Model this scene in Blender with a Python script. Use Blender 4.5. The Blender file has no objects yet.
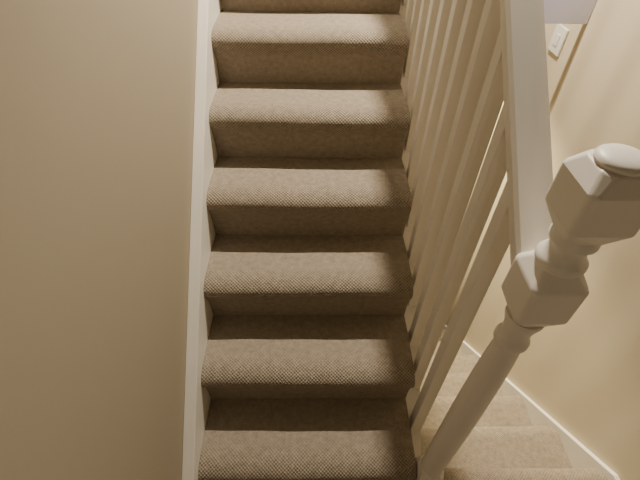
import bpy, bmesh, math, random
from mathutils import Vector, Matrix
random.seed(4)
C = bpy.context.scene.collection
R_, G, O, W = .2014, .2395, .026, .74     # rise, going, nosing overhang, carpet width
PI = math.pi
NX, NY = .785, .235                        # newel axis
BX = .777                                  # baluster line
XR = 1.50                                  # right edge of the lower flight
Y0 = .275                                  # landing nose of the lower flight

# ---------------------------------------------------------------- materials
def mat(name, col, rough=.6, var=.06, vscale=3., bump=.1, bscale=60., spec=.3):
    m = bpy.data.materials.new(name); m.use_nodes = True
    nt = m.node_tree; N = nt.nodes; L = nt.links
    b = N['Principled BSDF']; b.inputs['Roughness'].default_value = rough
    b.inputs['Specular IOR Level'].default_value = spec
    tc = N.new('ShaderNodeTexCoord')
    n = N.new('ShaderNodeTexNoise'); n.inputs['Scale'].default_value = vscale; n.inputs['Detail'].default_value = 2
    L.new(tc.outputs['Object'], n.inputs['Vector'])
    r = N.new('ShaderNodeValToRGB')
    r.color_ramp.elements[0].position = .3; r.color_ramp.elements[1].position = .7
    r.color_ramp.elements[0].color = [c*(1-var) for c in col]+[1]
    r.color_ramp.elements[1].color = [min(1, c*(1+var)) for c in col]+[1]
    L.new(n.outputs['Fac'], r.inputs['Fac']); L.new(r.outputs['Color'], b.inputs['Base Color'])
    if bump > 0:
        n2 = N.new('ShaderNodeTexNoise'); n2.inputs['Scale'].default_value = bscale; n2.inputs['Detail'].default_value = 3
        L.new(tc.outputs['Object'], n2.inputs['Vector'])
        bp = N.new('ShaderNodeBump'); bp.inputs['Strength'].default_value = bump; bp.inputs['Distance'].default_value = .002
        L.new(n2.outputs['Fac'], bp.inputs['Height']); L.new(bp.outputs['Normal'], b.inputs['Normal'])
    return m

def carpet_mat():
    m = bpy.data.materials.new('woven_loop_carpet'); m.use_nodes = True
    nt = m.node_tree; N = nt.nodes; L = nt.links
    b = N['Principled BSDF']; b.inputs['Roughness'].default_value = .95; b.inputs['Specular IOR Level'].default_value = .1
    uv = N.new('ShaderNodeUVMap'); sep = N.new('ShaderNodeSeparateXYZ'); L.new(uv.outputs['UV'], sep.inputs[0])
    at = N.new('ShaderNodeAttribute'); at.attribute_name = 'open_weave'
    def M(op, a, bb=None):
        n = N.new('ShaderNodeMath'); n.operation = op
        for k, v in enumerate((a, bb)):
            if v is None: continue
            if isinstance(v, (int, float)): n.inputs[k].default_value = v
            else: L.new(v, n.inputs[k])
        return n.outputs[0]
    p = .0098
    wob = N.new('ShaderNodeTexNoise'); wob.inputs['Scale'].default_value = 75; L.new(uv.outputs['UV'], wob.inputs['Vector'])
    w = M('MULTIPLY', M('SUBTRACT', wob.outputs['Fac'], .5), 2.0)
    # staggered round loops: product of two sines, like beads set in a diagonal grid
    su = M('SINE', M('ADD', M('MULTIPLY', sep.outputs['X'], 2*PI/(p*1.25)), w))
    sv = M('SINE', M('ADD', M('MULTIPLY', sep.outputs['Y'], 2*PI/(p*1.25)), w))
    h = M('ADD', M('MULTIPLY', M('MULTIPLY', su, sv), .5), .5)
    op = M('ADD', M('MULTIPLY', at.outputs['Fac'], .66), .08)      # loops open where the carpet bends over the nose
    h = M('MULTIPLY', h, op)
    fib = N.new('ShaderNodeTexNoise'); fib.inputs['Scale'].default_value = 220; fib.inputs['Detail'].default_value = 4
    L.new(uv.outputs['UV'], fib.inputs['Vector'])
    hh = M('ADD', h, M('MULTIPLY', fib.outputs['Fac'], .5))
    bp = N.new('ShaderNodeBump'); bp.inputs['Strength'].default_value = .85; bp.inputs['Distance'].default_value = .005
    L.new(hh, bp.inputs['Height']); L.new(bp.outputs['Normal'], b.inputs['Normal'])
    big = N.new('ShaderNodeTexNoise'); big.inputs['Scale'].default_value = 45; big.inputs['Detail'].default_value = 7
    big.inputs['Roughness'].default_value = .8
    L.new(uv.outputs['UV'], big.inputs['Vector'])
    f = M('ADD', M('MULTIPLY', M('ADD', h, M('MULTIPLY', M('SUBTRACT', 1., op), .5)), .50), M('MULTIPLY', big.outputs['Fac'], .60))
    ramp = N.new('ShaderNodeValToRGB')
    ramp.color_ramp.elements[0].position = .29; ramp.color_ramp.elements[0].color = (.115, .095, .073, 1)
    ramp.color_ramp.elements[1].position = .77; ramp.color_ramp.elements[1].color = (.46, .392, .310, 1)
    L.new(f, ramp.inputs['Fac']); L.new(ramp.outputs['Color'], b.inputs['Base Color'])
    return m

CARPET = carpet_mat()
PAINT = mat('white_gloss_paint', (.79, .755, .69), rough=.42, var=.03, bump=.03, bscale=25, spec=.4)
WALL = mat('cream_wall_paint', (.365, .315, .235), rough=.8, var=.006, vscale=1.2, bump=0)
WALLR = mat('brightened_cream_wall_paint', (.62, .545, .405), rough=.75, var=.008, vscale=1.2, bump=0)  # wall paint copy, lightened so the right wall looks more strongly lit
BULK = mat('daylight_tinted_bulkhead', (.80, .80, .98), rough=.7, var=.02, bump=0)  # cool daylight cast on the bulkhead is put into this bluish colour
CEIL = mat('ceiling_paint', (.3, .28, .24), rough=.8, var=.02, bump=0)
PLASTIC = mat('white_plastic', (.74, .72, .68), rough=.4, var=.01, bump=0)

# ---------------------------------------------------------------- helpers
def obj(name, bm, m, parent=None, smooth=False, bevel=0):
    bmesh.ops.recalc_face_normals(bm, faces=bm.faces)
    me = bpy.data.meshes.new(name); bm.to_mesh(me); bm.free()
    if smooth:
        for p in me.polygons: p.use_smooth = True
        try: me.set_sharp_from_angle(angle=math.radians(35))
        except Exception: pass
    o = bpy.data.objects.new(name, me); C.objects.link(o); me.materials.append(m)
    if parent: o.parent = parent
    if bevel:
        b = o.modifiers.new('bevel', 'BEVEL'); b.width = bevel; b.segments = 3; b.limit_method = 'ANGLE'
    return o
def struct(name, bm, m, **k):
    o = obj(name, bm, m, **k); o['kind'] = 'structure'; return o
def box(bm, x0, x1, y0, y1, z0, z1):
    uvl = bm.loops.layers.uv.get('UVMap') or bm.loops.layers.uv.new('UVMap')
    v = [bm.verts.new((x, y, z)) for x in (x0, x1) for y in (y0, y1) for z in (z0, z1)]
    for f in ((0,1,3,2),(4,6,7,5),(0,4,5,1),(2,3,7,6),(0,2,6,4),(1,5,7,3)):
        fc = bm.faces.new([v[i] for i in f])
        for l in fc.loops: l[uvl].uv = (l.vert.co.x, l.vert.co.y + l.vert.co.z)
def prism(bm, pts, x0, x1):                # polygon in the y,z plane extruded along x
    a = [bm.verts.new((x0, y, z)) for y, z in pts]; b = [bm.verts.new((x1, y, z)) for y, z in pts]
    n = len(pts)
    bm.faces.new(a); bm.faces.new(b)
    for i in range(n): bm.faces.new((a[i], a[(i+1) % n], b[(i+1) % n], b[i]))
def lathe(bm, prof, cx, cy, n=40):
    rings = []
    for r, z in prof:
        rings.append([bm.verts.new((cx+r*math.cos(2*PI*i/n), cy+r*math.sin(2*PI*i/n), z)) for i in range(n)])
    for a, b in zip(rings, rings[1:]):
        for i in range(n): bm.faces.new((a[i], a[(i+1) % n], b[(i+1) % n], b[i]))
    bm.faces.new(rings[0]); bm.faces.new(rings[-1])
def block(bm, secs, cx, cy):               # chamfered square sections: (z, half size, corner cut)
    rings = []
    for z, h, c in secs:
        pts = [(h, -h+c), (h, h-c), (h-c, h), (-h+c, h), (-h, h-c), (-h, -h+c), (-h+c, -h), (h-c, -h)]
        rings.append([bm.verts.new((cx+x, cy+y, z)) for x, y in pts])
    for a, b in zip(rings, rings[1:]):
        for i in range(8): bm.faces.new((a[i], a[(i+1) % 8], b[(i+1) % 8], b[i]))
    bm.faces.new(rings[0]); bm.faces.new(rings[-1])
def empty(name, loc, label, cat, group=None):
    o = bpy.data.objects.new(name, None); C.objects.link(o); o.location = loc
    o['label'] = label; o['category'] = cat
    if group: o['group'] = group
    return o
def adopt(o, root):
    o.parent = root; o.matrix_parent_inverse = Matrix.Translation(-Vector(root.location))

def step_mesh(s, yn, z, x0, x1, g_back, drop, ow_k=1.):
    """carpeted step. s=+1: nose faces -y (upper flight), s=-1: nose faces +y. yn riser line, z tread height."""
    prof = [(yn + s*g_back, z, 0)]
    for k in range(1, 8): prof.append((yn + s*(g_back + (.048-g_back)*k/7), z + .0015*math.sin(PI*k/7), .6 if k == 7 else (.15 if k == 6 else 0)))
    for k in range(1, 13):                 # fat rounded nose that rolls down into the riser
        a = PI/2 + PI/2*k/12
        prof.append((yn + s*(.040 + .070*math.cos(a)), z - .040 + .040*math.sin(a), min(1, .7+.1*k)))
    for dy, dz, o in ((-.0295,-.048,1),(-.0265,-.057,1),(-.021,-.068,.8),(-.014,-.082,.4),(-.008,-.098,0),(-.003,-.124,0),(0,-.15,0),(0,-drop,0)):
        prof.append((yn + s*dy, z+dz, o))
    bm = bmesh.new(); uvl = bm.loops.layers.uv.new('UVMap'); ow = bm.verts.layers.float.new('open_weave')
    nx = 30; L = [0]
    for a, b in zip(prof, prof[1:]): L.append(L[-1]+math.hypot(a[0]-b[0], a[1]-b[1]))
    ph = random.random()
    rows = []
    for i in range(nx+1):
        x = x0+(x1-x0)*i/nx
        row = []
        for j, (y, zz, o) in enumerate(prof):
            v = bm.verts.new((x, y + ((.0018*math.sin(7*x+11*ph)+.0008*math.sin(31*x+5*ph)) if 7 < j < len(prof)-3 else 0), zz + .0014*math.sin(9*x+7*ph)*(1 if j < len(prof)-2 else 0)))
            v[ow] = o*ow_k; row.append(v)
        rows.append(row)
    for i in range(nx):
        for j in range(len(prof)-1):
            f = bm.faces.new((rows[i][j], rows[i][j+1], rows[i+1][j+1], rows[i+1][j]))
            for l, (a, b) in zip(f.loops, ((i, j), (i, j+1), (i+1, j+1), (i+1, j))):
                l[uvl].uv = (x0+(x1-x0)*a/nx, L[b]+ph)
    bot = [bm.verts.new((x, yn+s*g_back, z-drop)) for x in (x0, x1)]
    for r, b in ((rows[0], bot[0]), (rows[-1], bot[1])): bm.faces.new(r+[b])
    bm.faces.new((rows[0][0], rows[-1][0], bot[1], bot[0]))
    return bm

# ---------------------------------------------------------------- upper flight
NS = 13
up = empty('staircase', (W/2, G, 0), 'carpeted upper flight climbing straight ahead between left wall and white balusters', 'staircase')
for i in range(1, NS+1):
    adopt(obj('step', step_mesh(1, i*G, i*R_, 0, W, G, R_), CARPET, smooth=True), up)
def nose(y): return R_*(y+O)/G
bm = bmesh.new()                           # string board on the wall, top edge parallel to the slope
ye = (NS+1)*G
prism(bm, [(.10, 0), (.10, nose(.10)+.045), (ye, nose(ye)+.045), (ye, nose(ye)-.35), (G+.10, 0)], -.0395, -.001)
o = obj('wall_string', bm, PAINT, bevel=.002); adopt(o, up); o['label'] = 'white painted string board along the left wall'
bm = bmesh.new()                           # sloping outer string carrying the balusters
def st(y): return nose(y)-.232
ys = NY+.047
prism(bm, [(ys, -.02), (ys, max(.0, st(ys))), (ye, st(ye)), (ye, NS*R_-.35), (G+.35, -.02)], W+.001, .798)
o = obj('outer_string', bm, PAINT); adopt(o, up)

# ---------------------------------------------------------------- balustrade
bal = empty('balustrade', (NX, NY, 0), 'white painted balustrade with turned newel post between the two flights', 'banister')
def railz(y): return 1.203 + .841*(y-.3116)      # rail centreline
RA = math.atan(.841)
bm = bmesh.new()                           # newel: turned shaft on a square block
lathe(bm, [(.037,.225),(.037,.25),(.037,.40),(.0372,.52),(.037,.64),(.0358,.74),(.034,.85),(.031,.94),(.028,.99),(.028,1.0)], NX, NY)
sh = obj('newel_post', bm, PAINT, smooth=True); adopt(sh, bal)
def sub(name, bm, smooth=True, bevel=0):
    o = obj(name, bm, PAINT, smooth=smooth, bevel=bevel); o.parent = sh; o.matrix_parent_inverse = Matrix.Identity(4); return o
bm = bmesh.new(); block(bm, [(0,.0435,.004),(.17,.0435,.004),(.235,.036,.015)], NX, NY); sub('base_block', bm, False, .002)
bm = bmesh.new(); lathe(bm, [(.028,.998),(.031,1.0),(.0345,1.008),(.0345,1.018),(.031,1.026),(.028,1.030),(.0275,1.042),(.029,1.060),(.034,1.078),(.037,1.087),(.037,1.096)], NX, NY); sub('collar', bm)
bm = bmesh.new(); block(bm, [(1.094,.030,.013),(1.130,.0480,.009),(1.210,.0480,.009),(1.241,.030,.013)], NX, NY); sub('rail_block', bm, False, .004)
bm = bmesh.new(); lathe(bm, [(.032,1.236),(.037,1.239),(.040,1.245),(.040,1.252),(.036,1.258),(.032,1.263),(.029,1.271),(.029,1.280),(.032,1.287),(.037,1.293),(.037,1.300),(.033,1.308)], NX, NY); sub('neck', bm)
bm = bmesh.new(); block(bm, [(1.304,.030,.013),(1.341,.0490,.009),(1.406,.0490,.009),(1.432,.034,.014)], NX, NY); sub('top_block', bm, False, .004)
bm = bmesh.new(); lathe(bm, [(.031,1.430),(.0335,1.4325),(.0345,1.436),(.033,1.4395),(.028,1.443),(.018,1.4455),(.009,1.4465),(.002,1.447)], NX, NY); sub('cap', bm)
# handrail: moulded section swept up the slope
sec = [(-.030,-.026),(-.030,-.012),(-.034,-.002),(-.037,.010),(-.032,.020),(-.016,.027),(0,.029),(.016,.027),(.032,.020),(.037,.010),(.034,-.002),(.030,-.012),(.030,-.026)]
bm = bmesh.new()
ends = []
for y in (NY+.0445, 3.15):
    ends.append([bm.verts.new((NX+a, y, railz(y)+b/math.cos(RA))) for a, b in sec])
n = len(sec)
for i in range(n): bm.faces.new((ends[0][i], ends[0][(i+1) % n], ends[1][(i+1) % n], ends[1][i]))
bm.faces.new(ends[0]); bm.faces.new(ends[1])
adopt(obj('handrail', bm, PAINT, smooth=True), bal)
y = .41
while y < 3.1:
    zt = railz(y)-.032
    h = .0200
    bm = bmesh.new()
    v = [bm.verts.new((BX+a*h, y+b*h, z)) for z in (0, 1) for a, b in ((-1,-1),(1,-1),(1,1),(-1,1))]
    for k in range(4): v[k].co.z = st(v[k].co.y)+.0005
    for k in range(4, 8): v[k].co.z = zt + .841*(v[k].co.y-y)
    for f in ((0,1,2,3),(4,5,6,7),(0,1,5,4),(1,2,6,5),(2,3,7,6),(3,0,4,7)): bm.faces.new([v[q] for q in f])
    adopt(obj('baluster', bm, PAINT, bevel=.0025), bal)
    y += G/2

# ---------------------------------------------------------------- lower flight
NL = 12
lo = empty('staircase', (1.15, Y0, -R_), 'carpeted lower flight descending beside the right wall beyond the newel post', 'staircase')
XL = .832
for k in range(0, NL+1):
    adopt(obj('step', step_mesh(-1, Y0+k*G, -k*R_, XL, XR+.008, G, R_, .4), CARPET, smooth=True), lo)
bm = bmesh.new()
ye2 = Y0+NL*G
def ln(y): return -(y-O-Y0)*R_/G
prism(bm, [(Y0-.12, 0), (Y0-.12, .045), (Y0-.02, .045), (ye2, ln(ye2)+.010), (ye2, ln(ye2)-.3), (Y0, -.25)], XR+.009, XR+.029)
o = obj('wall_string', bm, PAINT, bevel=.004); adopt(o, lo); o['label'] = 'white painted string board along the right wall'

# ---------------------------------------------------------------- room shell
ZT, ZB, YB, YF = 4.9, -NL*R_-R_, -1.5, 4.6
def wallbox(name, *a, m=WALL):
    bm = bmesh.new(); box(bm, *a); return struct(name, bm, m)
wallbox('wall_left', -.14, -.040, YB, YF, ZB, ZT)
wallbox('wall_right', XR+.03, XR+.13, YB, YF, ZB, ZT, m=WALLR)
wallbox('wall_back', -.14, XR+.13, YB-.1, YB, ZB, ZT)
wallbox('wall_front', -.14, XR+.13, YF, YF+.1, ZB, ZT)
wallbox('ceiling', -.14, XR+.13, YB, YF, ZT, ZT+.1, m=CEIL)
bm = bmesh.new(); box(bm, -.040, .831, YB, G-.001, -.2, -.001); box(bm, .831, XR+.03, YB, Y0-G-.001, -.2, -.001)
struct('floor', bm, CARPET)
bm = bmesh.new(); box(bm, .831, XR+.03, Y0+NL*G+.01, YF, ZB, -NL*R_-R_+.02); struct('floor_lower', bm, CARPET)
bm = bmesh.new(); box(bm, -.040, .80, (NS+1)*G+.001, YF, NS*R_-.2, NS*R_-.002); struct('floor_upper', bm, CARPET)
bm = bmesh.new()
prism(bm, [(Y0, -.201), (G+.36, -.03), ((NS+1)*G, NS*R_-.36), (YF, NS*R_-.36), (YF, ZB), (Y0, ZB)], .765, .785)
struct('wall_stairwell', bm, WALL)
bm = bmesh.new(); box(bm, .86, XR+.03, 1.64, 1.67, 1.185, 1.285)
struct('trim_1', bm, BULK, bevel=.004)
bm = bmesh.new(); box(bm, XR+.01, XR+.03, YB, Y0-.12, 0, .045); struct('baseboard_right', bm, PAINT)
# plate on the right wall
sw = empty('light_switch', (XR+.029, 1.80, 1.07), 'small white switch plate on the right wall beyond the handrail', 'light switch')
bm = bmesh.new(); box(bm, XR+.018, XR+.0295, 1.745, 1.855, 1.01, 1.13); adopt(obj('plate', bm, PLASTIC, bevel=.010), sw)
bm = bmesh.new(); box(bm, XR+.015, XR+.018, 1.78, 1.82, 1.045, 1.095); adopt(obj('rocker', bm, PLASTIC, bevel=.001), sw)

# ---------------------------------------------------------------- light
def lamp(name, loc, e, col, size, spot=None, aim=None):
    l = bpy.data.lights.new(name, 'SPOT' if spot else 'POINT'); l.energy = e; l.color = col; l.shadow_soft_size = size
    o = bpy.data.objects.new(name, l); o.location = loc; C.objects.link(o)
    if spot:
        l.spot_size = math.radians(spot); l.spot_blend = .6
        o.rotation_euler = (Vector(aim)-Vector(loc)).to_track_quat('-Z', 'Y').to_euler()
lamp('ceiling_light', (.785, 1.70, 2.7), 290, (1, .88, .70), .015, 112, (.65, 1.05, 0))
lamp('right_wall_fill_spot', (.15, 1.65, 2.75), 60, (1, .87, .66), .03, 52, (1.5, 1.35, 1.0))  # added unseen spot: lifts the right wall and streaks it with baluster shadows
lamp('front_fill_light', (.45, -1.2, 1.5), 4, (1, .88, .72), .06)  # added unseen fill from behind the camera for nose fronts and risers
lamp('wall_glow_spot', (1.1, 2.75, 1.0), 430, (1, .84, .53), .07, 56, (1.5, 1.75, .2))  # added unseen spot that makes the warm glow low on the right wall
lamp('hall_fill_light', (1.15, 2.5, .9), 5, (1, .86, .62), .08)
lamp('bulkhead_cool_spot', (1.2, -1.0, 2.3), 60, (.80, .84, 1), .1, 16, (1.2, 1.6, 1.45))  # added narrow cool spot on the bulkhead; no doorway is modelled
w = bpy.data.worlds.new('world'); bpy.context.scene.world = w; w.use_nodes = True
w.node_tree.nodes['Background'].inputs[0].default_value = (.5, .45, .4, 1); w.node_tree.nodes['Background'].inputs[1].default_value = .1

# ---------------------------------------------------------------- camera
cam = bpy.data.cameras.new('camera'); co = bpy.data.objects.new('camera', cam); C.objects.link(co)
pitch, yaw, roll = .7747, .0259, .023
f = Vector((math.sin(yaw)*math.cos(pitch), math.cos(yaw)*math.cos(pitch), -math.sin(pitch)))
r = f.cross(Vector((0, 0, 1))).normalized(); u = r.cross(f)
r2 = r*math.cos(roll)+u*math.sin(roll); u2 = -r*math.sin(roll)+u*math.cos(roll)
m = Matrix((r2, u2, -f)).transposed().to_4x4(); m.translation = Vector((.3809, -.219, 1.7306))
co.matrix_world = m
cam.sensor_width = 36; cam.lens = 412.1/640*36; cam.clip_start = .02
bpy.context.scene.camera = co
